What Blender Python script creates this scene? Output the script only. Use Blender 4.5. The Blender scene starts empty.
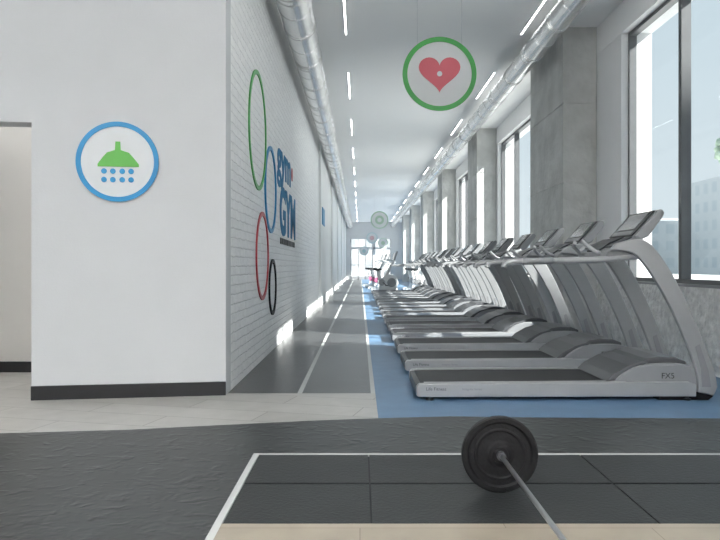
import bpy, bmesh, math, random
from mathutils import Vector, Matrix, noise

scene = bpy.context.scene
try:
    scene.view_settings.view_transform = 'Standard'
    scene.view_settings.exposure = 0.30
except Exception:
    pass
COL = scene.collection

# ------------------------------------------------------------ materials
def base_mat(name, col, rough=0.5, metal=0.0, var=0.06, nscale=8.0, bump=0.0, bscale=60.0, detail=4, spec=0.5, stretch=None, bdist=0.01, distort=0.0):
    m = bpy.data.materials.new(name); m.use_nodes = True
    nt = m.node_tree; N = nt.nodes; L = nt.links
    b = N['Principled BSDF']
    b.inputs['Roughness'].default_value = rough
    b.inputs['Metallic'].default_value = metal
    b.inputs['Specular IOR Level'].default_value = spec
    tc = N.new('ShaderNodeTexCoord'); mp = N.new('ShaderNodeMapping')
    L.new(tc.outputs['Object'], mp.inputs['Vector'])
    if stretch: mp.inputs['Scale'].default_value = stretch
    nz = N.new('ShaderNodeTexNoise'); nz.inputs['Scale'].default_value = nscale; nz.inputs['Detail'].default_value = detail
    nz.inputs['Distortion'].default_value = distort
    L.new(mp.outputs[0], nz.inputs['Vector'])
    cr = N.new('ShaderNodeValToRGB')
    cr.color_ramp.elements[0].position = 0.3; cr.color_ramp.elements[1].position = 0.7
    cr.color_ramp.elements[0].color = (*[max(0, c*(1-var)) for c in col], 1)
    cr.color_ramp.elements[1].color = (*[min(1, c*(1+var)) for c in col], 1)
    L.new(nz.outputs['Fac'], cr.inputs[0]); L.new(cr.outputs[0], b.inputs['Base Color'])
    if bump > 0:
        n2 = N.new('ShaderNodeTexNoise'); n2.inputs['Scale'].default_value = bscale; n2.inputs['Detail'].default_value = detail
        n2.inputs['Distortion'].default_value = distort
        L.new(mp.outputs[0], n2.inputs['Vector'])
        bp = N.new('ShaderNodeBump'); bp.inputs['Strength'].default_value = bump; bp.inputs['Distance'].default_value = bdist
        L.new(n2.outputs['Fac'], bp.inputs['Height']); L.new(bp.outputs[0], b.inputs['Normal'])
    return m

def emis_mat(name, col, s):
    m = bpy.data.materials.new(name); m.use_nodes = True
    b = m.node_tree.nodes['Principled BSDF']
    b.inputs['Base Color'].default_value = (*col, 1)
    b.inputs['Emission Color'].default_value = (*col, 1)
    b.inputs['Emission Strength'].default_value = s
    return m

def crease_mat(name, col):
    m = base_mat(name, col, 0.40, var=0.22, nscale=5.0, detail=6)
    nt = m.node_tree; N = nt.nodes; L = nt.links; b = N['Principled BSDF']
    tc = N.new('ShaderNodeTexCoord')
    nz = N.new('ShaderNodeTexNoise'); nz.inputs['Scale'].default_value = 6.0; nz.inputs['Detail'].default_value = 3
    L.new(tc.outputs['Object'], nz.inputs['Vector'])
    mxv = N.new('ShaderNodeMix'); mxv.data_type = 'RGBA'; mxv.blend_type = 'ADD'; mxv.inputs[0].default_value = 0.28
    L.new(tc.outputs['Object'], mxv.inputs[6]); L.new(nz.outputs['Color'], mxv.inputs[7])
    vo = N.new('ShaderNodeTexNoise'); vo.inputs['Scale'].default_value = 11.0; vo.inputs['Detail'].default_value = 9; vo.inputs['Roughness'].default_value = 0.65
    try: vo.noise_type = 'RIDGED_MULTIFRACTAL'
    except Exception: pass
    L.new(mxv.outputs[2], vo.inputs['Vector'])
    bp = N.new('ShaderNodeBump'); bp.inputs['Strength'].default_value = 0.65; bp.inputs['Distance'].default_value = 0.010
    L.new(vo.outputs['Fac'], bp.inputs['Height']); L.new(bp.outputs[0], b.inputs['Normal'])
    return m

def brick_mat():
    m = bpy.data.materials.new('white_brick'); m.use_nodes = True
    nt = m.node_tree; N = nt.nodes; L = nt.links; b = N['Principled BSDF']
    b.inputs['Roughness'].default_value = 0.55
    tc = N.new('ShaderNodeTexCoord'); sp = N.new('ShaderNodeSeparateXYZ'); cb = N.new('ShaderNodeCombineXYZ')
    L.new(tc.outputs['Object'], sp.inputs[0]); L.new(sp.outputs['Y'], cb.inputs['X']); L.new(sp.outputs['Z'], cb.inputs['Y'])
    nd = N.new('ShaderNodeTexNoise'); nd.inputs['Scale'].default_value = 9; nd.inputs['Detail'].default_value = 3
    L.new(tc.outputs['Object'], nd.inputs['Vector'])
    mv = N.new('ShaderNodeMix'); mv.data_type = 'RGBA'; mv.blend_type = 'ADD'; mv.inputs[0].default_value = 0.035
    L.new(cb.outputs[0], mv.inputs[6]); L.new(nd.outputs['Color'], mv.inputs[7])
    br = N.new('ShaderNodeTexBrick'); L.new(mv.outputs[2], br.inputs['Vector'])
    br.inputs['Scale'].default_value = 1.0
    br.inputs['Brick Width'].default_value = 0.26; br.inputs['Row Height'].default_value = 0.078
    br.inputs['Mortar Size'].default_value = 0.008; br.inputs['Mortar Smooth'].default_value = 0.9
    br.inputs['Color1'].default_value = (0.95, 0.95, 0.945, 1); br.inputs['Color2'].default_value = (0.90, 0.90, 0.90, 1)
    br.inputs['Mortar'].default_value = (0.87, 0.87, 0.875, 1)
    L.new(br.outputs['Color'], b.inputs['Base Color'])
    nz = N.new('ShaderNodeTexNoise'); nz.inputs['Scale'].default_value = 14; nz.inputs['Detail'].default_value = 8
    L.new(tc.outputs['Object'], nz.inputs['Vector'])
    mt = N.new('ShaderNodeMath'); mt.operation = 'MULTIPLY_ADD'
    L.new(br.outputs['Fac'], mt.inputs[0]); mt.inputs[1].default_value = -0.4; L.new(nz.outputs['Fac'], mt.inputs[2])
    bp = N.new('ShaderNodeBump'); bp.inputs['Strength'].default_value = 1.0; bp.inputs['Distance'].default_value = 0.020
    L.new(mt.outputs[0], bp.inputs['Height']); L.new(bp.outputs[0], b.inputs['Normal'])
    return m

def grid_mat(name, c1, c2, mortar, w, h, ms, rough, rot=0.0, offset=0.5, bump=0.3, vertical=False, spec=0.5):
    m = bpy.data.materials.new(name); m.use_nodes = True
    nt = m.node_tree; N = nt.nodes; L = nt.links; b = N['Principled BSDF']
    b.inputs['Roughness'].default_value = rough; b.inputs['Specular IOR Level'].default_value = spec
    tc = N.new('ShaderNodeTexCoord'); mp = N.new('ShaderNodeMapping'); mp.inputs['Rotation'].default_value = (0, 0, rot)
    L.new(tc.outputs['Object'], mp.inputs[0])
    br = N.new('ShaderNodeTexBrick'); br.offset = offset
    if vertical:
        sp = N.new('ShaderNodeSeparateXYZ'); cb = N.new('ShaderNodeCombineXYZ')
        L.new(mp.outputs[0], sp.inputs[0]); ad = N.new('ShaderNodeMath')
        L.new(sp.outputs['X'], ad.inputs[0]); L.new(sp.outputs['Y'], ad.inputs[1])
        L.new(ad.outputs[0], cb.inputs['X']); L.new(sp.outputs['Z'], cb.inputs['Y']); L.new(cb.outputs[0], br.inputs['Vector'])
    else:
        L.new(mp.outputs[0], br.inputs['Vector'])
    br.inputs['Scale'].default_value = 1; br.inputs['Brick Width'].default_value = w; br.inputs['Row Height'].default_value = h
    br.inputs['Mortar Size'].default_value = ms; br.inputs['Mortar Smooth'].default_value = 0.1
    br.inputs['Color1'].default_value = (*c1, 1); br.inputs['Color2'].default_value = (*c2, 1); br.inputs['Mortar'].default_value = (*mortar, 1)
    nz = N.new('ShaderNodeTexNoise'); nz.inputs['Scale'].default_value = 7; nz.inputs['Detail'].default_value = 6
    L.new(tc.outputs['Object'], nz.inputs['Vector'])
    mx = N.new('ShaderNodeMix'); mx.data_type = 'RGBA'; mx.blend_type = 'MULTIPLY'; mx.inputs[0].default_value = 0.3
    gr = N.new('ShaderNodeRGBToBW'); L.new(nz.outputs['Fac'], gr.inputs[0])
    L.new(br.outputs['Color'], mx.inputs[6]); L.new(gr.outputs[0], mx.inputs[7])
    L.new(mx.outputs[2], b.inputs['Base Color'])
    bp = N.new('ShaderNodeBump'); bp.inputs['Strength'].default_value = bump; bp.inputs['Distance'].default_value = 0.004; bp.invert = True
    L.new(br.outputs['Fac'], bp.inputs['Height']); L.new(bp.outputs[0], b.inputs['Normal'])
    return m

def glass_mat():
    m = bpy.data.materials.new('window_glass'); m.use_nodes = True
    nt = m.node_tree; N = nt.nodes; L = nt.links
    for n in list(N):
        if n.type == 'BSDF_PRINCIPLED': N.remove(n)
    out = [n for n in N if n.type == 'OUTPUT_MATERIAL'][0]
    t = N.new('ShaderNodeBsdfTransparent'); t.inputs[0].default_value = (0.97, 0.985, 0.985, 1)
    g = N.new('ShaderNodeBsdfGlossy'); g.inputs['Roughness'].default_value = 0.02
    mx = N.new('ShaderNodeMixShader'); mx.inputs[0].default_value = 0.03
    L.new(t.outputs[0], mx.inputs[1]); L.new(g.outputs[0], mx.inputs[2]); L.new(mx.outputs[0], out.inputs[0])
    return m

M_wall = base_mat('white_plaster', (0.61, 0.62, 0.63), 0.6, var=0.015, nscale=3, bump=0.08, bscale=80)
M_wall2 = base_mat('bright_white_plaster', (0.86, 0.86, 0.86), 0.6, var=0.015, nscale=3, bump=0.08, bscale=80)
M_beige = base_mat('warm_plaster', (0.70, 0.675, 0.635), 0.6, var=0.02, nscale=3)
M_ceil = base_mat('ceiling_paint', (0.94, 0.94, 0.93), 0.75, var=0.004, nscale=2, spec=0.3)
M_brick = brick_mat()
M_conc = base_mat('concrete', (0.55, 0.555, 0.54), 0.88, var=0.14, nscale=3.0, bump=0.8, bscale=12, detail=10, bdist=0.02)
M_conc_rough = base_mat('rough_concrete', (0.84, 0.84, 0.82), 0.9, var=0.16, nscale=12, bump=1.0, bscale=14, detail=9, bdist=0.07)
M_base = base_mat('black_baseboard', (0.012, 0.012, 0.014), 0.4)
M_tile = grid_mat('pale_floor_tile', (0.52, 0.505, 0.475), (0.46, 0.445, 0.415), (0.27, 0.26, 0.24), 1.2, 0.3, 0.004, 0.35, rot=0.25)
M_rub = crease_mat('dark_rubber_floor', (0.029, 0.032, 0.032))
M_lane = base_mat('lane_rubber', (0.048, 0.050, 0.051), 0.30, var=0.15, nscale=4, bump=0.3, bscale=40, detail=6, spec=0.45)
M_line = base_mat('white_line_paint', (0.50, 0.51, 0.50), 0.5, var=0.03)
M_blue = base_mat('blue_rubber_floor', (0.110, 0.205, 0.330), 0.42, var=0.08, nscale=5, bump=0.15, bscale=60)
M_steel = base_mat('galvanised_steel', (0.80, 0.80, 0.795), 0.25, metal=0.9, var=0.10, nscale=5, stretch=(1, 0.3, 1))
M_frame = base_mat('dark_window_frame', (0.12, 0.125, 0.13), 0.4)
M_glass = glass_mat()
M_lamp = emis_mat('strip_light_emission', (0.98, 0.99, 1.0), 9.0)
M_fill = emis_mat('fill_panel_emission', (0.98, 0.99, 1.0), 6.3)  # downward glow of the added fill panels
M_fill_up = emis_mat('ceiling_fill_emission', (0.98, 0.99, 1.0), 20.0)  # upward glow added to brighten the ceiling
M_green = base_mat('green_acrylic', (0.06, 0.36, 0.08), 0.4, var=0.03)
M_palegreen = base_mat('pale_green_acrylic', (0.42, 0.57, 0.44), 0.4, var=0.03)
M_lime = base_mat('lime_acrylic', (0.11, 0.44, 0.065), 0.4, var=0.03)
M_bluesign = base_mat('blue_acrylic', (0.01, 0.25, 0.52), 0.4, var=0.03)
M_navy = base_mat('teal_blue_letters', (0.005, 0.17, 0.36), 0.6, var=0.03, spec=0.15)
M_red = base_mat('red_acrylic', (0.50, 0.03, 0.045), 0.4, var=0.03)
M_pink = base_mat('pink_plastic', (0.60, 0.16, 0.28), 0.4, var=0.03)
M_teal = base_mat('teal_acrylic', (0.38, 0.56, 0.58), 0.4, var=0.03)
M_heart = base_mat('coral_heart', (0.60, 0.11, 0.14), 0.4, var=0.03)
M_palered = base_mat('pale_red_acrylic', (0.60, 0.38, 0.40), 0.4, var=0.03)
M_blk = base_mat('black_acrylic', (0.012, 0.012, 0.014), 0.5, var=0.05, spec=0.2)
M_white = base_mat('white_sign_face', (0.76, 0.78, 0.79), 0.45, var=0.015)
M_bikewhite = base_mat('white_bike_paint', (0.70, 0.71, 0.71), 0.4, var=0.02)
M_disc = base_mat('pale_sign_face', (0.70, 0.715, 0.715), 0.45, var=0.015)
M_silver = base_mat('silver_paint', (0.38, 0.387, 0.395), 0.34, metal=0.3, var=0.03)
M_silver2 = base_mat('light_grey_plastic', (0.27, 0.277, 0.285), 0.42, var=0.03)
M_grey = base_mat('mid_grey_plastic', (0.085, 0.088, 0.095), 0.4, var=0.05)
M_faint = base_mat('faint_print', (0.22, 0.23, 0.24), 0.5, var=0.03)
M_belt = base_mat('running_belt_rubber', (0.016, 0.016, 0.018), 0.5, var=0.1, nscale=40, bump=0.1, spec=0.3)
M_dark = base_mat('dark_plastic', (0.028, 0.030, 0.033), 0.4)
M_screen = base_mat('screen_glass', (0.03, 0.035, 0.04), 0.12)
M_iron = base_mat('black_cast_iron', (0.009, 0.009, 0.010), 0.55, var=0.2, nscale=30, bump=0.25, bscale=90, spec=0.25)
M_bar = base_mat('brushed_bar_steel', (0.42, 0.43, 0.44), 0.35, metal=0.8, var=0.05)
M_pad = base_mat('platform_rubber', (0.023, 0.025, 0.026), 0.5, var=0.14, nscale=7, bump=0.25, bscale=60, detail=6, spec=0.4)
M_wood = grid_mat('pale_wood', (0.38, 0.33, 0.26), (0.345, 0.30, 0.235), (0.22, 0.18, 0.14), 1.1, 0.12, 0.002, 0.4)
M_facade = grid_mat('building_facade', (0.60, 0.66, 0.70), (0.64, 0.69, 0.72), (0.72, 0.75, 0.77), 3.0, 3.2, 0.75, 0.5, vertical=True, offset=0.0)
M_facade2 = grid_mat('grey_dimming_facade', (0.30, 0.32, 0.34), (0.33, 0.35, 0.37), (0.42, 0.43, 0.44), 2.0, 2.2, 0.5, 0.5, vertical=True, offset=0.0)
M_ground = base_mat('pavement', (0.64, 0.64, 0.63), 0.8, var=0.08, nscale=0.4)
M_leaf = base_mat('tree_leaves', (0.42, 0.52, 0.42), 0.9, var=0.12, nscale=3, spec=0.1)
M_bark = base_mat('tree_bark', (0.14, 0.11, 0.08), 0.9, var=0.2)

# ------------------------------------------------------------ mesh builder
class MB:
    def __init__(s): s.bm = bmesh.new(); s.mi = 0
    def _f(s, vs, smooth=False):
        try:
            f = s.bm.faces.new(vs); f.material_index = s.mi; f.smooth = smooth; return f
        except ValueError: return None
    def box(s, x0, x1, y0, y1, z0, z1):
        c = [s.bm.verts.new(p) for p in [(x0,y0,z0),(x1,y0,z0),(x1,y1,z0),(x0,y1,z0),(x0,y0,z1),(x1,y0,z1),(x1,y1,z1),(x0,y1,z1)]]
        for q in [(3,2,1,0),(4,5,6,7),(0,1,5,4),(1,2,6,5),(2,3,7,6),(3,0,4,7)]: s._f([c[i] for i in q])
        return s
    def prism(s, pts, a0, a1, axis='Y'):
        def P(p, a):
            if axis == 'Y': return (p[0], a, p[1])
            if axis == 'Z': return (p[0], p[1], a)
            return (a, p[0], p[1])
        v0 = [s.bm.verts.new(P(p, a0)) for p in pts]; v1 = [s.bm.verts.new(P(p, a1)) for p in pts]
        s._f(v0); s._f(list(reversed(v1)))
        n = len(pts)
        for i in range(n):
            j = (i+1) % n; s._f([v0[j], v0[i], v1[i], v1[j]])
        return s
    def tube(s, path, r, seg=12, caps=True):
        path = [Vector(p) for p in path]; rings = []
        rs = r if isinstance(r, (list, tuple)) else [r]*len(path)
        up = None
        for i, p in enumerate(path):
            if i == 0: d = path[1]-p
            elif i == len(path)-1: d = p-path[i-1]
            else: d = (path[i+1]-path[i-1])
            d.normalize()
            if up is None:
                up = Vector((0,0,1)) if abs(d.z) < 0.9 else Vector((1,0,0))
            a = d.cross(up).normalized(); b = a.cross(d).normalized(); up = b
            rings.append([s.bm.verts.new(p + (a*math.cos(t)+b*math.sin(t))*rs[i]) for t in [2*math.pi*k/seg for k in range(seg)]])
        for i in range(len(rings)-1):
            for k in range(seg):
                s._f([rings[i][k], rings[i][(k+1)%seg], rings[i+1][(k+1)%seg], rings[i+1][k]], True)
        if caps:
            s._f(list(reversed(rings[0]))); s._f(rings[-1])
        return s
    def lathe(s, prof, c, axis='Y', seg=48):
        rings = []
        for r, a in prof:
            ring = []
            for k in range(seg):
                t = 2*math.pi*k/seg; u = r*math.cos(t); v = r*math.sin(t)
                if axis == 'Y': p = (c[0]+u, c[1]+a, c[2]+v)
                elif axis == 'X': p = (c[0]+a, c[1]+u, c[2]+v)
                else: p = (c[0]+u, c[1]+v, c[2]+a)
                ring.append(s.bm.verts.new(p))
            rings.append(ring)
        for i in range(len(rings)-1):
            for k in range(seg):
                s._f([rings[i][k], rings[i][(k+1)%seg], rings[i+1][(k+1)%seg], rings[i+1][k]])
        if prof[0][0] > 1e-6: s._f(rings[0])
        if prof[-1][0] > 1e-6: s._f(list(reversed(rings[-1])))
        return s
    def annulus(s, r0, r1, a0, a1, c=(0,0,0), axis='Y', seg=64):
        prof = [(r0,a0),(r1,a0),(r1,a1),(r0,a1)]
        rings = []
        for r, a in prof:
            ring = []
            for k in range(seg):
                t = 2*math.pi*k/seg; u = r*math.cos(t); v = r*math.sin(t)
                p = (c[0]+u, c[1]+a, c[2]+v) if axis == 'Y' else (c[0]+a, c[1]+u, c[2]+v)
                ring.append(s.bm.verts.new(p))
            rings.append(ring)
        for i in range(4):
            j = (i+1) % 4
            for k in range(seg):
                s._f([rings[i][k], rings[i][(k+1)%seg], rings[j][(k+1)%seg], rings[j][k]])
        return s
    def obj(s, name, mats, parent=None, bevel=0.0, segs=2):
        bmesh.ops.recalc_face_normals(s.bm, faces=s.bm.faces[:])
        me = bpy.data.meshes.new(name); s.bm.to_mesh(me); s.bm.free()
        for m in (mats if isinstance(mats, (list, tuple)) else [mats]): me.materials.append(m)
        o = bpy.data.objects.new(name, me); COL.objects.link(o)
        if parent: o.parent = parent
        if bevel > 0:
            md = o.modifiers.new('bevel', 'BEVEL'); md.width = bevel; md.segments = segs; md.limit_method = 'ANGLE'; md.angle_limit = math.radians(40)
        return o

def struct(o): o['kind'] = 'structure'; return o
def thing(o, label, cat, group=None):
    o['label'] = label; o['category'] = cat
    if group: o['group'] = group
    return o
def empty(name, loc, rotz=0):
    e = bpy.data.objects.new(name, None); e.empty_display_size = 0.1; e.location = loc; e.rotation_euler = (0, 0, rotz)
    COL.objects.link(e); return e
def text(name, body, size, loc, rot, mat, parent=None, ext=0.004, width=None, bold=0.0):
    cu = bpy.data.curves.new(name, 'FONT'); cu.body = body; cu.size = size; cu.extrude = ext; cu.offset = bold
    t = bpy.data.objects.new('tmp', cu); COL.objects.link(t)
    bpy.context.view_layer.update()
    dg = bpy.context.evaluated_depsgraph_get()
    me = bpy.data.meshes.new_from_object(t.evaluated_get(dg)); bpy.data.objects.remove(t)
    me.materials.clear(); me.materials.append(mat)
    if width:
        xs = [v.co.x for v in me.vertices]; s = width/(max(xs)-min(xs)); x0 = min(xs)
        for v in me.vertices: v.co.x = (v.co.x-x0)*s
    o = bpy.data.objects.new(name, me); COL.objects.link(o); o.location = loc; o.rotation_euler = rot
    if parent: o.parent = parent
    return o

F = 700.0
XL = -1.04
XR = 3.22
XG = 3.34
ZS = 0.82
ZH = 3.87
HC = 4.25
YE = 52.0

# ------------------------------------------------------------ floor (one mesh, zones)
mb = MB()
def quad(x0, x1, y0, y1, mi, z=0.0):
    mb.mi = mi; mb._f([mb.bm.verts.new(p) for p in [(x0,y0,z),(x1,y0,z),(x1,y1,z),(x0,y1,z)]])
def zone(pts, mi):
    mb.mi = mi; mb._f([mb.bm.verts.new((p[0], p[1], 0)) for p in pts])
curveL = [(-5.2,3.98),(-3.6,4.08),(-2.2,4.18),(-1.4,4.28),(-0.8,4.42),(-0.3,4.53),(0.12,4.60)]
curveR = [(0.12,4.60),(0.6,4.66),(1.2,4.62),(2.2,4.60),(3.72,4.55)]
zone([(-5.2,-4.5),(3.72,-4.5)] + list(reversed(curveR)) + list(reversed(curveL))[1:], 0)
zone(curveL + [(0.12,5.5),(-5.2,5.5)], 1)
zone(curveR + [(3.72,5.5),(0.12,5.5)], 4)
quad(-5.2, XL, 5.5, 9.0, 1)
quad(XL, -0.492, 5.5, YE, 2); quad(-0.492, -0.455, 5.5, YE, 3); quad(-0.455, 0.085, 5.5, YE, 2)
quad(0.085, 0.12, 5.5, YE, 3); quad(0.12, 3.72, 5.5, YE, 4)
struct(mb.obj('floor', [M_rub, M_tile, M_lane, M_line, M_blue]))

struct(MB().box(-5.2, 3.95, -4.5, YE, HC, HC+0.15).obj('ceiling', M_ceil))

# walls
th = math.atan2(5.43-5.22, 1.41)
def wy(x): return 5.22 + (x+2.45)*0.149
mb = MB()
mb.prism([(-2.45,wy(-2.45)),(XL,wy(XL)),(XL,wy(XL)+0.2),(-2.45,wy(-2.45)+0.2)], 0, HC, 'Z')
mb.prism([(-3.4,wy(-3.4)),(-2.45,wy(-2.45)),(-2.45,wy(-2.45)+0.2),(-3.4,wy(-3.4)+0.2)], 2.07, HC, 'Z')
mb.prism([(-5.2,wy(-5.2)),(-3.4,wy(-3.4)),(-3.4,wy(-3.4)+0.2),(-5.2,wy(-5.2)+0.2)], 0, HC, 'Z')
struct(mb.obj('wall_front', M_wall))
struct(MB().box(XL-0.2, XL, wy(XL)+0.2, 17.6, 0, HC).obj('wall_left', M_brick))
mb = MB(); mb.box(XL-0.2, XL+0.06, 17.6, 21.5, 0, HC); mb.box(XL-0.2, XL, 21.5, YE, 0, HC)
for k in range(4):
    mb.box(XL, XL+0.06, 25+k*6.5, 27+k*6.5, 0, HC)
struct(mb.obj('wall_left_far', M_wall2))
struct(MB().box(-5.2, XL-0.2, 6.6, 6.8, 0, HC).obj('wall_recess', M_beige))
struct(MB().box(-5.4, -5.2, -4.5, 6.8, 0, HC).obj('wall_side', M_wall2))
struct(MB().box(-5.4, 3.95, -4.7, -4.5, 0, HC).obj('wall_back', M_wall2))
n = Vector((math.sin(th), -math.cos(th)))
def bb(xa, xb, name):
    a = Vector((xa, wy(xa))); b = Vector((xb, wy(xb))); o = n*0.018
    return struct(MB().prism([tuple(a), tuple(a+o), tuple(b+o), tuple(b)], 0, 0.105, 'Z').obj(name, M_base))
bb(-2.45, XL, 'baseboard_front')
struct(MB().box(-5.2, XL-0.2, 6.582, 6.6, 0, 0.1).obj('baseboard_recess', M_base))

dr = empty('door_1', (-3.95, 6.6, 0)); struct(dr)
MB().box(-0.45, 0.45, -0.03, 0, 0.0, 2.05).obj('door_panel', M_white, dr)
MB().tube([(0.36,-0.03,1.13),(0.36,-0.08,1.13),(0.50,-0.08,1.13)], 0.011).obj('door_handle', M_bar, dr)

# ------------------------------------------------------------ right wall, windows, columns
starts = [2.52 + 7*k for k in range(0, 8)]
def CWf(c): return 1.81 if c < 12 else 1.4
def PEf(c): return 0.88 if 3 < c < 12 else (0.15 if c > 12 else 0.0)
struct(MB().box(XR, 3.6, -4.5, YE, 0.0, ZS-0.025).obj('wall_right', M_conc_rough))
mb = MB()
mb.box(XR, 3.6, -4.5, YE, ZH, HC)
mb.box(XR+0.005, 3.6, -4.5, 2.52, ZS-0.025, ZH)  # unseen bay closed solid to keep sun off the front wall
for c in starts:
    if c < YE: mb.box(XR+0.005, 3.6, c-PEf(c), min(c+CWf(c), YE), ZS-0.025, ZH)
struct(mb.obj('wall_right_piers_and_sun_block', M_wall2))
struct(MB().box(XR+0.01, XG+0.02, 4.34, 8.6, ZS-0.025, ZS).obj('trim_1', M_silver2))
for c in starts:
    CW = CWf(c)
    if c+CW > YE: continue
    mb = MB(); mb.box(2.776, XR-0.001, c+0.016, c+CW-0.016, 0, HC)
    for z0, z1 in ((0.0,1.05),(1.066,2.12),(2.136,3.2),(3.216,HC)):
        mb.box(2.76, XR-0.002, c, c+CW, z0, z1)
    o = mb.obj('concrete_column', M_conc)
    thing(o, 'square raw concrete column standing between the windows', 'column', 'concrete columns along the window wall')
wi = 1
for c in starts[:-1]:
    a, b = c+CWf(c), c+7.0-PEf(c+7)
    b = min(b, YE-0.1)
    if b-a < 3: continue
    mb = MB(); t = 0.045
    x0, x1 = XG-0.03, XG+0.06
    zb, zt = ZS, ZH
    mb.box(x0, x1, a, a+t, zb, zt); mb.box(x0, x1, b-t, b, zb, zt)
    mb.box(x0, x1, a+t, b-t, zb, zb+t); mb.box(x0, x1, a+t, b-t, zt-t, zt)
    for m_ in (b-1.42, b-2.84):
        mb.box(x0-0.01, x1, m_-0.035, m_+0.035, zb+t, zt-t)
    w = struct(mb.obj('window_%d' % wi, M_frame))
    MB().box(XG+0.01, XG+0.02, a+t, b-t, zb+t, zt-t).obj('glass_pane', M_glass, w)
    wi += 1

# end wall: glazed
mb = MB()
mb.box(XL-0.2, 3.6, YE, YE+0.2, 3.0, HC); mb.box(XL-0.2, XL+0.35, YE, YE+0.2, 0, 3.0); mb.box(2.3, 3.6, YE, YE+0.2, 0, 3.0)
mb.box(0.95, 1.1, YE, YE+0.2, 0, 3.0); mb.box(XL+0.35, 2.3, YE, YE+0.2, 2.25, 2.4)
struct(mb.obj('wall_end', M_wall))
mb = MB()
for x in (-0.69, -0.15, 0.4, 0.9, 1.1, 1.7, 2.25): mb.box(x, x+0.05, YE+0.05, YE+0.12, 0, 3.0)
mb.box(-0.69, 2.3, YE+0.05, YE+0.12, 1.05, 1.1); mb.box(-0.69, 2.3, YE+0.05, YE+0.12, 0, 0.25)
w = struct(mb.obj('window_%d' % wi, M_silver2)); wi += 1
MB().box(-0.69, 2.3, YE+0.08, YE+0.09, 0.25, 3.0).obj('glass_pane', M_glass, w)

# ------------------------------------------------------------ ducts
def duct(name, x, z, r, label):
    mb = MB(); mb.tube([(0,-4.45,0),(0,YE-0.02,0)], r, 40, False)
    for f in mb.bm.faces: f.smooth = True
    y = -4.0
    while y < YE-0.8:
        mb.annulus(r-0.005, r+0.010, y, y+0.02, (0,0,0), 'Y', 40)
        mb.annulus(r-0.005, r+0.010, y+0.06, y+0.08, (0,0,0), 'Y', 40)
        mb.annulus(r-0.005, r+0.005, y+0.63, y+0.645, (0,0,0), 'Y', 40)
        y += 1.25
    o = mb.obj(name, M_steel); o.location = (x, 0, z)
    hb = MB()
    hb.annulus(r+0.006, r+0.010, 0, 0.03, (0,0,0), 'Y', 32)
    hb.box(-0.006, 0.006, 0.005, 0.025, r+0.006, HC-z)
    h0 = hb.obj('hanger', M_steel, o); h0.location = (0, -2.55, 0)
    y = -0.05
    while y < YE-1:
        h = h0.copy(); h.location = (0, y, 0); COL.objects.link(h); y += 2.5
    thing(o, label, 'air duct', 'ventilation ducts under the ceiling'); return o
duct('ventilation_duct', -0.735, 1+2.95, 0.19, 'round galvanised steel duct above the white brick wall')
duct('ventilation_duct', 2.42, 1+3.0, 0.14, 'round galvanised steel duct beside the concrete columns')

# ------------------------------------------------------------ lamps and added fill lights
def strip(x, y0, y1):
    e = MB().box(-0.015, 0.015, 0, y1-y0, -0.015, 0.004).obj('strip_light', M_white); e.location = (x, y0, HC)
    MB().box(-0.010, 0.010, 0.02, y1-y0-0.02, -0.018, -0.015).obj('diffuser', M_lamp, e)
    thing(e, 'slim white linear LED lamp fixed to the ceiling', 'ceiling light', 'linear lamps on the ceiling')
y = 7.95-3.75*3
while y < YE-2:
    strip(-0.195, y, y+1.85); strip(2.253, y, y+1.85)
    y += 3.75
def fill_panel(x, y, w, d, drop=0.6):  # out-of-view glowing panel, added as fill for walls and ceiling
    e = MB().box(-w/2, w/2, -d/2, d/2, 0.0, 0.03).obj('added_fill_light', M_silver2); e.location = (x, y, HC-drop)
    MB().box(-w/2+0.03, w/2-0.03, -d/2+0.03, d/2-0.03, -0.01, 0.0).obj('diffuser', M_fill, e)
    MB().box(-w/2+0.03, w/2-0.03, -d/2+0.03, d/2-0.03, 0.03, 0.04).obj('upward_fill_surface', M_fill_up, e)
    for sx in (-1, 1):
        MB().tube([(sx*w*0.4, 0, 0.03), (sx*w*0.4, 0, drop)], 0.004, 6).obj('suspension_wire', M_bar, e)
    thing(e, 'unseen flat fill light added on wires to brighten the room', 'ceiling light', 'unseen added fill lights')
for x, y in [(-3.2,-2.5),(-0.9,-2.5),(1.35,-2.5),(-3.2,0.3),(-0.9,0.0),(1.35,0.3)]:
    fill_panel(x, y, 1.5, 0.9, 1.6)
fill_panel(-2.9, 6.03, 1.2, 0.5, 1.2)  # hidden fill added to brighten the doorway recess

# ------------------------------------------------------------ signs
def heart_pts(s, n=48):
    r = []
    for k in range(n):
        t = 2*math.pi*k/n
        r.append((1.06*s*math.sin(t)**3, s*(13*math.cos(t)-5*math.cos(2*t)-2*math.cos(3*t)-math.cos(4*t))/16))
    return r
def circ(cx, cz, r, n=20): return [(cx+r*math.cos(2*math.pi*k/n), cz+r*math.sin(2*math.pi*k/n)) for k in range(n)]

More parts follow.
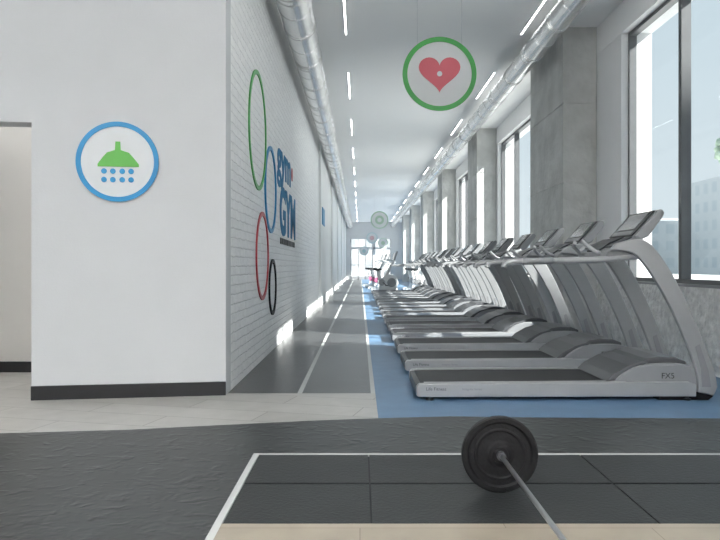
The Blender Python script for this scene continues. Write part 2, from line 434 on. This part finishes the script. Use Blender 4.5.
def hanging(x, y, z, r, kind, label, ringm, symm):
    s = MB().lathe([(r,0.0),(r,0.015)], (0,0,0)).obj('hanging_sign', M_disc); s.location = (x, y, z)
    MB().annulus(r*0.87, r, -0.008, 0.0).obj('sign_ring', ringm, s)
    if kind == 'heart':
        MB().prism([(a, b+0.02) for a, b in heart_pts(r*0.53)], -0.008, 0.0).obj('heart_symbol', symm, s)
        MB().prism(circ(0.0, 0.0, r*0.07), -0.012, -0.008).obj('heart_dot', M_white, s)
    elif kind == 'disc':
        MB().annulus(r*0.25, r*0.5, -0.008, 0).obj('ring_symbol', symm, s)
    else:
        MB().prism(circ(0, 0, r*0.4), -0.008, 0.0).obj('dot_symbol', symm, s)
    for dx in (-r*0.6, r*0.6):
        MB().tube([(dx, 0.007, math.sqrt(r*r-dx*dx)-0.005), (dx, 0.007, HC-z)], 0.0012, 6).obj('suspension_wire', M_bar, s)
    thing(s, label, 'sign', 'round hanging signs'); return s
def at(px, py, d): return ((px-360)*d/F, d, 1+(266-py)*d/F)
hanging(*at(439.5, 74, 7.57), 0.40, 'heart', 'round hanging sign with green ring and coral heart', M_green, M_heart)
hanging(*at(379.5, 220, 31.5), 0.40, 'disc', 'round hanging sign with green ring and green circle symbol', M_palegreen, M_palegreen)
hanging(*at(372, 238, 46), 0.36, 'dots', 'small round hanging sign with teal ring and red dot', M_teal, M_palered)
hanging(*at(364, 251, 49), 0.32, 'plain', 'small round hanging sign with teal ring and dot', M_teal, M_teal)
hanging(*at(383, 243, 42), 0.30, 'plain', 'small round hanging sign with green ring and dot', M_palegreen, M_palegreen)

se = empty('shower_sign', (-1.836, wy(-1.836)-0.001, 1.789), th)
R = 0.303; k_ = 5.311/F
MB().lathe([(R,-0.012),(R,0.0)], (0,0,0), seg=64).obj('sign_face', M_white, se)
MB().annulus(R*0.88, R, -0.02, -0.012).obj('sign_ring', M_bluesign, se)
P = lambda px, py: ((px-118)*k_, (162-py)*k_)
hd = [P(99,167), P(99,164.5), P(104,157.5), P(108,153), P(115.5,150.5), P(116,142), P(120.5,142), P(121,150.5), P(129,153), P(133,157.5), P(138.5,164.5), P(138.5,167)]
MB().prism(hd, -0.02, -0.012).obj('shower_head_symbol', M_lime, se)
for yy in (171.5, 180):
    for xx in (105, 113.5, 122.5, 131):
        MB().prism(circ(*P(xx, yy), 2.7*k_), -0.02, -0.012).obj('water_drop_symbol', M_bluesign, se)
thing(se, 'round white sign with blue ring and green shower head', 'sign')

for y_, z_, r_, mat, cn, off in [(7.1, 2.37, 0.60, M_green, 'large green', 0), (8.1, 1.88, 0.50, M_bluesign, 'blue', 0.004), (7.43, 1.106, 0.468, M_red, 'red', 0.0), (8.27, 0.752, 0.33, M_blk, 'small black', 0.004)]:
    o = MB().annulus(r_-0.043, r_, 0.0, 0.014+off, (0,0,0), 'X', 72).obj('ring_decoration', mat)
    o.location = (XL+0.0005, y_, z_)
    thing(o, cn + ' flat ring mounted on the white brick wall', 'wall decoration', 'coloured rings on the brick wall')
rot = (math.radians(90), 0, math.radians(90))
lt = empty('wall_lettering', (XL, 8.45, 1.31))
text('letters', 'gym', 0.68, (0.004, 0.30, 0.88), rot, M_navy, lt, 0.003, 1.7, 0.018)
text('letters', 'GYM', 0.86, (0.004, 0.6, 0.13), rot, M_navy, lt, 0.003, 2.15, 0.030)
MB().prism(circ(2.22, 1.08, 0.10), 0.0, 0.008, 'X').obj('red_dot_symbol', M_red, lt)
for k in range(9):
    o = MB().box(0.0, 0.008, 0.65+k*0.225, 0.65+k*0.225+0.18, -0.02, 0.06).obj('small_letter', M_blk, lt)
thing(lt, 'raised blue gym lettering mounted on the white brick wall', 'sign')
o = MB().box(0, 0.02, -0.55, 0.55, -0.22, 0.22).obj('wall_sign', M_bluesign); o.location = (XL+0.06, 18.6, 2.3)
thing(o, 'blue rectangular sign panel on the white wall', 'sign')

# ------------------------------------------------------------ treadmill
def smooth_poly(pts, n=4):
    out = []
    for i in range(len(pts)-1):
        p0 = pts[max(i-1,0)]; p1 = pts[i]; p2 = pts[i+1]; p3 = pts[min(i+2,len(pts)-1)]
        for k in range(n):
            t = k/n
            out.append(tuple(0.5*((2*p1[j]) + (-p0[j]+p2[j])*t + (2*p0[j]-5*p1[j]+4*p2[j]-p3[j])*t*t + (-p0[j]+3*p1[j]-3*p2[j]+p3[j])*t**3) for j in range(len(p1))))
    out.append(tuple(pts[-1])); return out

W = 0.80
def build_treadmill(loc):
    e = empty('treadmill', loc)
    ox = -0.42
    def S(pts): return [(p[0]+ox, p[1]) for p in pts]
    prof = S([(0.42,0.035),(0.42,0.10),(0.44,0.122),(2.0,0.134),(2.45,0.138),(2.50,0.12),(2.50,0.03),(0.44,0.025)])
    MB().prism(prof, 0.0, 0.065, 'Y').obj('side_rail', M_silver, e, 0.006)
    MB().prism(prof, W-0.065, W, 'Y').obj('side_rail', M_silver, e, 0.006)
    mb = MB()
    mb.box(0.03, 2.0, 0.065, W-0.065, 0.04, 0.095); mb.box(0.0, 0.05, 0.065, W-0.065, 0.035, 0.11)
    mb.obj('deck', M_dark, e, 0.004)
    MB().prism(S([(0.46,0.100),(2.05,0.115),(2.05,0.128),(0.46,0.118)]), 0.075, W-0.075, 'Y').obj('running_belt', M_belt, e)
    fr = S([(0.48,0.1235),(1.98,0.135),(1.98,0.139),(0.48,0.128)])
    MB().prism(fr, 0.010, 0.075, 'Y').obj('foot_rail', M_silver, e)
    MB().prism(fr, W-0.075, W-0.010, 'Y').obj('foot_rail', M_silver, e)
    hood = S(smooth_poly([(1.90,0.13),(1.96,0.19),(2.08,0.25),(2.24,0.27),(2.42,0.265),(2.52,0.225),(2.56,0.14)], 4) + [(2.54,0.05),(1.95,0.10)])
    MB().prism(hood, 0.03, W-0.03, 'Y').obj('motor_hood', M_silver2, e, 0.02, 3)
    vent = S([(1.84,0.132),(1.90,0.187),(2.02,0.252),(2.12,0.28),(2.17,0.275),(2.07,0.235),(1.96,0.15)])
    MB().prism(vent, 0.05, W-0.05, 'Y').obj('hood_insert', M_grey, e, 0.008)
    top = S([(2.10,0.265),(2.16,0.302),(2.26,0.318),(2.38,0.311),(2.46,0.28),(2.46,0.25),(2.2,0.25)])
    MB().prism(top, 0.07, W-0.07, 'Y').obj('hood_cap', M_grey, e, 0.014, 3)
    outer = smooth_poly([(1.90,1.165),(2.04,1.20),(2.16,1.165),(2.295,0.99),(2.425,0.74),(2.545,0.46),(2.63,0.24),(2.66,0.10)], 5)
    inner = smooth_poly([(2.515,0.06),(2.505,0.20),(2.43,0.42),(2.305,0.70),(2.18,0.92),(2.08,1.055),(2.0,1.105),(1.86,1.12)], 5)
    for yy in (0.0, W-0.045):
        MB().prism(S(outer + [(2.63,0.035)] + inner), yy, yy+0.045, 'Y').obj('upright', M_silver, e, 0.012, 3)
        MB().prism(S([(2.54,0.10),(2.53,0.24),(2.49,0.40),(2.525,0.42),(2.59,0.22),(2.61,0.10)]), yy-0.003, yy+0.048, 'Y').obj('upright_cover', M_silver2, e, 0.004)
    for yy in (0.06, W-0.06):
        MB().tube([(x+ox, yy, z) for x, z in smooth_poly([(1.08,0.985),(1.13,1.03),(1.45,1.04),(1.75,1.045),(2.0,1.065),(2.10,1.075)], 4)], 0.024, 12).obj('handrail', M_silver, e)
        MB().tube([(1.22+ox, yy, 1.034), (1.45+ox, yy, 1.040)], 0.026, 12).obj('rail_grip', M_silver2, e)
    MB().prism(S([(1.84,1.06),(1.86,1.11),(1.95,1.17),(2.10,1.225),(2.16,1.17),(2.11,1.09),(1.98,1.05)]), 0.045, W-0.045, 'Y').obj('control_panel', M_silver2, e, 0.015, 3)
    MB().prism(S([(1.865,1.112),(1.95,1.171),(2.06,1.214),(2.055,1.226),(1.945,1.184),(1.86,1.125)]), 0.26, W-0.26, 'Y').obj('keypad', M_dark, e)
    for y0, y1 in ((0.09, 0.22), (W-0.22, W-0.09)):
        MB().prism(S([(1.90,1.140),(2.06,1.214),(2.055,1.224),(1.895,1.150)]), y0, y1, 'Y').obj('cup_tray', M_grey, e, 0.003)
    for s_, y0 in ((1, 0.20), (-1, W-0.20)):
        MB().tube([(1.89+ox, y0, 1.09), (1.82+ox, y0, 1.11), (1.76+ox, y0+0.03*s_, 1.16), (1.75+ox, y0+0.10*s_, 1.19)], 0.016, 10).obj('front_grip', M_silver, e)
    dx = 0.14
    for y0 in (0.24, W-0.29):
        MB().prism(S([(2.04,1.17),(2.11,1.14),(2.19,1.24),(2.14,1.27)]), y0, y0+0.05, 'Y').obj('console_bracket', M_grey, e, 0.004)
    c = MB().prism(S([(1.945+dx,1.225),(1.985+dx,1.195),(2.06+dx,1.225),(2.165+dx,1.365),(2.185+dx,1.405),(2.165+dx,1.435),(2.13+dx,1.43)]), 0.13, W-0.13, 'Y').obj('console', M_silver2, e, 0.014, 3)
    a = Vector((1.945+dx+ox, 1.230)); b = Vector((2.118+dx+ox, 1.42)); d = (b-a).normalized(); nn = Vector((-d.y, d.x))*0.009
    MB().prism([tuple(a), tuple(a+nn), tuple(b+nn), tuple(b)], 0.16, W-0.16, 'Y').obj('screen_bezel', M_dark, c)
    a2 = a+d*0.065+nn; b2 = b-d*0.018+nn; n2 = nn*0.3
    MB().prism([tuple(a2), tuple(a2+n2), tuple(b2+n2), tuple(b2)], 0.22, W-0.22, 'Y').obj('screen', M_screen, c)
    a3 = a+d*0.010+nn; b3 = a+d*0.050+nn
    MB().prism([tuple(a3), tuple(a3+n2), tuple(b3+n2), tuple(b3)], 0.20, W-0.20, 'Y').obj('button_row', M_silver2, c)
    for fx in (0.10, 2.02):
        for yy in (0.03, W-0.03):
            MB().lathe([(0.03,0.0),(0.03,0.012),(0.015,0.016),(0.015,0.05)], (fx,yy,0), 'Z', 16).obj('foot', M_dark, e)
    sk = S([(2.22,0.0),(2.60,0.0),(2.64,0.03),(2.58,0.06),(2.24,0.06)])
    MB().prism(sk, 0.02, 0.12, 'Y').obj('base_skid', M_blk, e, 0.006)
    MB().prism(sk, W-0.12, W-0.02, 'Y').obj('base_skid', M_blk, e, 0.006)
    r90 = (math.radians(90), 0, 0)
    text('lettering', 'Life Fitness', 0.034, (0.07, -0.0005, 0.075), r90, M_grey, e, 0.001)
    text('lettering', 'Integrity Series', 0.024, (0.34, -0.0005, 0.077), r90, M_faint, e, 0.001)
    text('badge_lettering', 'FX5', 0.06, (1.83, 0.0285, 0.160), r90, M_dark, e, 0.0015)
    thing(e, 'silver treadmill with black belt and tall curved uprights on blue floor', 'treadmill', 'row of treadmills by the windows')
    return e
tm = build_treadmill((0.42, 5.2, 0))
def copy_thing(src, loc, label=None):
    n = src.copy(); n.location = loc; COL.objects.link(n)
    def rec(s, d):
        for ch in list(s.children):
            c = ch.copy(); c.parent = d; c.matrix_parent_inverse = ch.matrix_parent_inverse.copy(); COL.objects.link(c); rec(ch, c)
    rec(src, n)
    if label: n['label'] = label
    return n
for i in range(1, 16):
    copy_thing(tm, (0.42, 5.2+1.3*i, 0))

# ------------------------------------------------------------ exercise bikes
def bike(loc, accent, label, body):
    e = empty('exercise_bike', loc)
    k = 1.08
    def V(p): return tuple(c*k for c in p)
    def T(mb, pts, r): mb.tube([V(p) for p in pts], r)
    def PR(mb, pts, a0, a1): mb.prism([V(p) for p in pts], a0*k, a1*k)
    mb = MB(); T(mb, [(0.05,0,0.06),(1.0,0,0.06)], 0.038); T(mb, [(0.08,-0.25,0.04),(0.08,0.25,0.04)], 0.038); T(mb, [(0.98,-0.25,0.04),(0.98,0.25,0.04)], 0.038)
    T(mb, [(0.45,0,0.06),(0.3,0,0.75)], 0.055); T(mb, [(0.4,0,0.3),(0.85,0,1.1)], 0.055)
    PR(mb, [(0.3,0.1),(0.9,0.1),(1.0,0.35),(0.9,0.6),(0.65,0.65),(0.4,0.5)], -0.06, 0.06)
    mb.obj('bike_frame', body, e)
    MB().lathe([(0.15,-0.02),(0.17,0.0),(0.15,0.02)], V((0.76,-0.065,0.36)), 'Y', 32).obj('flywheel', M_silver2, e)
    MB().lathe([(0.12,-0.05),(0.12,0.05)], V((0.42,-0.03,0.36)), 'Y', 24).obj('crank_cover', accent, e)
    for pts, bx in (([(0.45,-0.1,0.36),(0.58,-0.1,0.26)], (0.53,0.64,-0.2,-0.1,0.245,0.27)), ([(0.45,0.1,0.36),(0.32,0.1,0.46)], (0.27,0.38,0.1,0.2,0.45,0.475))):
        mb = MB(); T(mb, pts, 0.015); mb.box(*[c*k for c in bx]); mb.obj('pedal', M_dark, e)
    mb = MB(); PR(mb, [(0.12,0.80),(0.16,0.86),(0.42,0.83),(0.42,0.79),(0.2,0.76)], -0.08, 0.08); T(mb, [(0.3,0,0.74),(0.28,0,0.80)], 0.03)
    mb.obj('seat', M_dark, e, 0.02)
    mb = MB(); T(mb, [(0.6,-0.22,1.15),(0.78,-0.22,1.12),(0.85,0,1.08),(0.78,0.22,1.12),(0.6,0.22,1.15)], 0.025); mb.obj('handlebar', M_bikewhite, e)
    mb = MB(); PR(mb, [(0.83,1.12),(0.87,1.12),(0.98,1.42),(0.93,1.44)], -0.17, 0.17); mb.obj('console', M_silver2, e, 0.01)
    thing(e, label, 'exercise bike', 'exercise bikes beyond the treadmills')
    return e
bk = bike((0.36, 26.1, 0), M_silver, 'white upright exercise bike with grey flywheel and console', M_bikewhite)
bp_ = bike((0.3, 30.8, 0), M_pink, 'white upright exercise bike with pink crank cover', M_bikewhite)
for p in [(0.40,27.6,0),(0.40,29.1,0),(1.75,26.4,0),(1.75,28.0,0),(1.75,29.6,0)]:
    copy_thing(bk, p)
for p in [(0.2,32.6,0),(0.1,34.6,0)]:
    copy_thing(bp_, p)

# ------------------------------------------------------------ lifting platform + barbell
PX0, PX1 = -0.53, 2.9
YW = 2.685
pe = empty('lifting_platform', (0, 0, 0))
mb = MB()
mb.mi = 1; mb.box(PX0, PX1, YW, 3.66, 0.001, 0.004)
mb.mi = 0
xs = [PX0, 0.045, 1.15, 2.25, PX1]
for i in range(len(xs)-1):
    for y0, y1 in ((YW, 3.170), (3.190, 3.66)):
        mb.box(xs[i]+0.004, xs[i+1]-0.004, y0, y1, 0.003, 0.0125)
mb.obj('rubber_surface', [M_pad, M_blk], pe)
MB().box(PX0, PX1, 0.2, YW, 0.001, 0.012).obj('wood_surface', M_wood, pe)
mb = MB(); mb.box(PX0-0.03, PX0, 0.2, 3.69, 0.001, 0.013); mb.box(PX0, PX1, 3.66, 3.69, 0.001, 0.013)
mb.obj('white_border', M_line, pe)
thing(pe, 'low lifting platform with black rubber tiles, wood and white border', 'lifting platform')

RP = 0.166
be = empty('barbell', (0.61, 3.06, 0.0125+RP))
def plate(yc):
    prof = [(0.018,-0.022),(0.034,-0.022),(0.036,-0.016),(0.050,-0.014),(0.056,-0.010),(0.062,-0.008),(0.098,-0.008),(0.104,-0.012),(0.110,-0.012),(0.114,-0.009),(0.134,-0.009),(0.142,-0.018),(0.160,-0.018),(0.166,-0.012),
            (0.166,0.012),(0.160,0.018),(0.142,0.018),(0.134,0.009),(0.056,0.009),(0.036,0.018),(0.018,0.022)]
    MB().lathe(prof, (0,yc,0), 'Y', 64).obj('weight_plate', M_iron, be)
plate(0.0); plate(-1.60)
MB().tube([(0,-1.55,0),(0,-0.05,0)], 0.0095, 16).obj('bar_shaft', M_bar, be)
MB().tube([(0,-0.02,0),(0,0.30,0)], 0.019, 20).obj('bar_sleeve', M_bar, be)
MB().tube([(0,-1.58,0),(0,-1.90,0)], 0.019, 20).obj('bar_sleeve', M_bar, be)
MB().tube([(0,-0.05,0),(0,-0.021,0)], 0.019, 24).obj('collar', M_grey, be)
MB().tube([(0,-1.579,0),(0,-1.55,0)], 0.019, 24).obj('collar', M_grey, be)
thing(be, 'steel barbell with black iron weight plates resting on the platform', 'barbell')

# ------------------------------------------------------------ outside
o = MB().box(3.6, 150, -100, 200, -3.3, -3.0).obj('ground', M_ground); struct(o)
for (x0,x1,y0,y1,h) in [(60,75,62,86,9),(60,80,88,128,16),(48,60,132,180,10),(20,30,-45,-4.8,22)]:  # last block is out of view, added to shade the near bay
    b = MB().box(x0,x1,y0,y1,-3.0,h).obj('building_or_light_blocker', M_facade)
    thing(b, 'pale city building across the street, or unseen added sun blocker', 'building', 'buildings outside the windows')
o = MB().box(-20, 40, YE+1, YE+60, -0.2, -0.02).obj('ground', M_ground); struct(o)
b = MB().box(-12, 14, YE+24, YE+34, -0.02, 14).obj('building_or_light_blocker', M_facade2)  # facade added to dim the bright view through the end glazing
thing(b, 'grey facade added beyond the glazed corridor end to dim it', 'building', 'buildings outside the windows')
random.seed(5)
te = empty('tree', (26.6, 46, -3.0))
MB().tube([(0,0,0),(0.1,0,5),(0,0.1,12.0)], [0.35,0.28,0.12], 12).obj('trunk', M_bark, te)
bm = bmesh.new()
for i in range(420):
    u = Vector((random.gauss(0,1), random.gauss(0,1), random.gauss(0,1))).normalized()*random.uniform(0.4,1.0)
    c = Vector((u.x*3.0, u.y*2.6, 11.9+u.z*2.0))
    r = random.uniform(0.18,0.42)
    g = bmesh.ops.create_icosphere(bm, subdivisions=1, radius=r, matrix=Matrix.Translation(c))
    for v in g['verts']:
        v.co += Vector((random.uniform(-.08,.08), random.uniform(-.08,.08), random.uniform(-.08,.08)))
me = bpy.data.meshes.new('foliage'); bm.to_mesh(me); bm.free(); me.materials.append(M_leaf)
for p_ in me.polygons: p_.use_smooth = True
fo = bpy.data.objects.new('foliage', me); COL.objects.link(fo); fo.parent = te
thing(te, 'tall leafy green tree outside across the street', 'tree')

# ------------------------------------------------------------ world and sun
w = bpy.data.worlds.new('sky'); scene.world = w; w.use_nodes = True
nt = w.node_tree; bg = nt.nodes['Background']
tc = nt.nodes.new('ShaderNodeTexCoord'); sp = nt.nodes.new('ShaderNodeSeparateXYZ'); cr = nt.nodes.new('ShaderNodeValToRGB')
nt.links.new(tc.outputs['Generated'], sp.inputs[0]); nt.links.new(sp.outputs['Z'], cr.inputs[0]); nt.links.new(cr.outputs[0], bg.inputs[0])
cr.color_ramp.elements[0].position = 0.0; cr.color_ramp.elements[0].color = (0.78, 0.86, 0.91, 1)
cr.color_ramp.elements[1].position = 0.7; cr.color_ramp.elements[1].color = (0.52, 0.69, 0.80, 1)
bg.inputs[1].default_value = 0.80
sd = bpy.data.lights.new('sun', 'SUN'); sd.energy = 15.0; sd.angle = math.radians(0.7); sd.color = (1.0, 0.98, 0.945)
so = bpy.data.objects.new('sun', sd); COL.objects.link(so)
so.rotation_euler = Vector((-1, 0.5, -0.80)).to_track_quat('-Z', 'Y').to_euler()
so.location = (10, 0, 10)

# ------------------------------------------------------------ camera
cd = bpy.data.cameras.new('camera'); co = bpy.data.objects.new('camera', cd); COL.objects.link(co)
cd.sensor_width = 36; cd.lens = 36*F/720; cd.shift_y = -4/720; cd.clip_start = 0.05; cd.clip_end = 500
co.location = (0, 0, 1.0); co.rotation_euler = (math.radians(90), 0, 0)
scene.camera = co
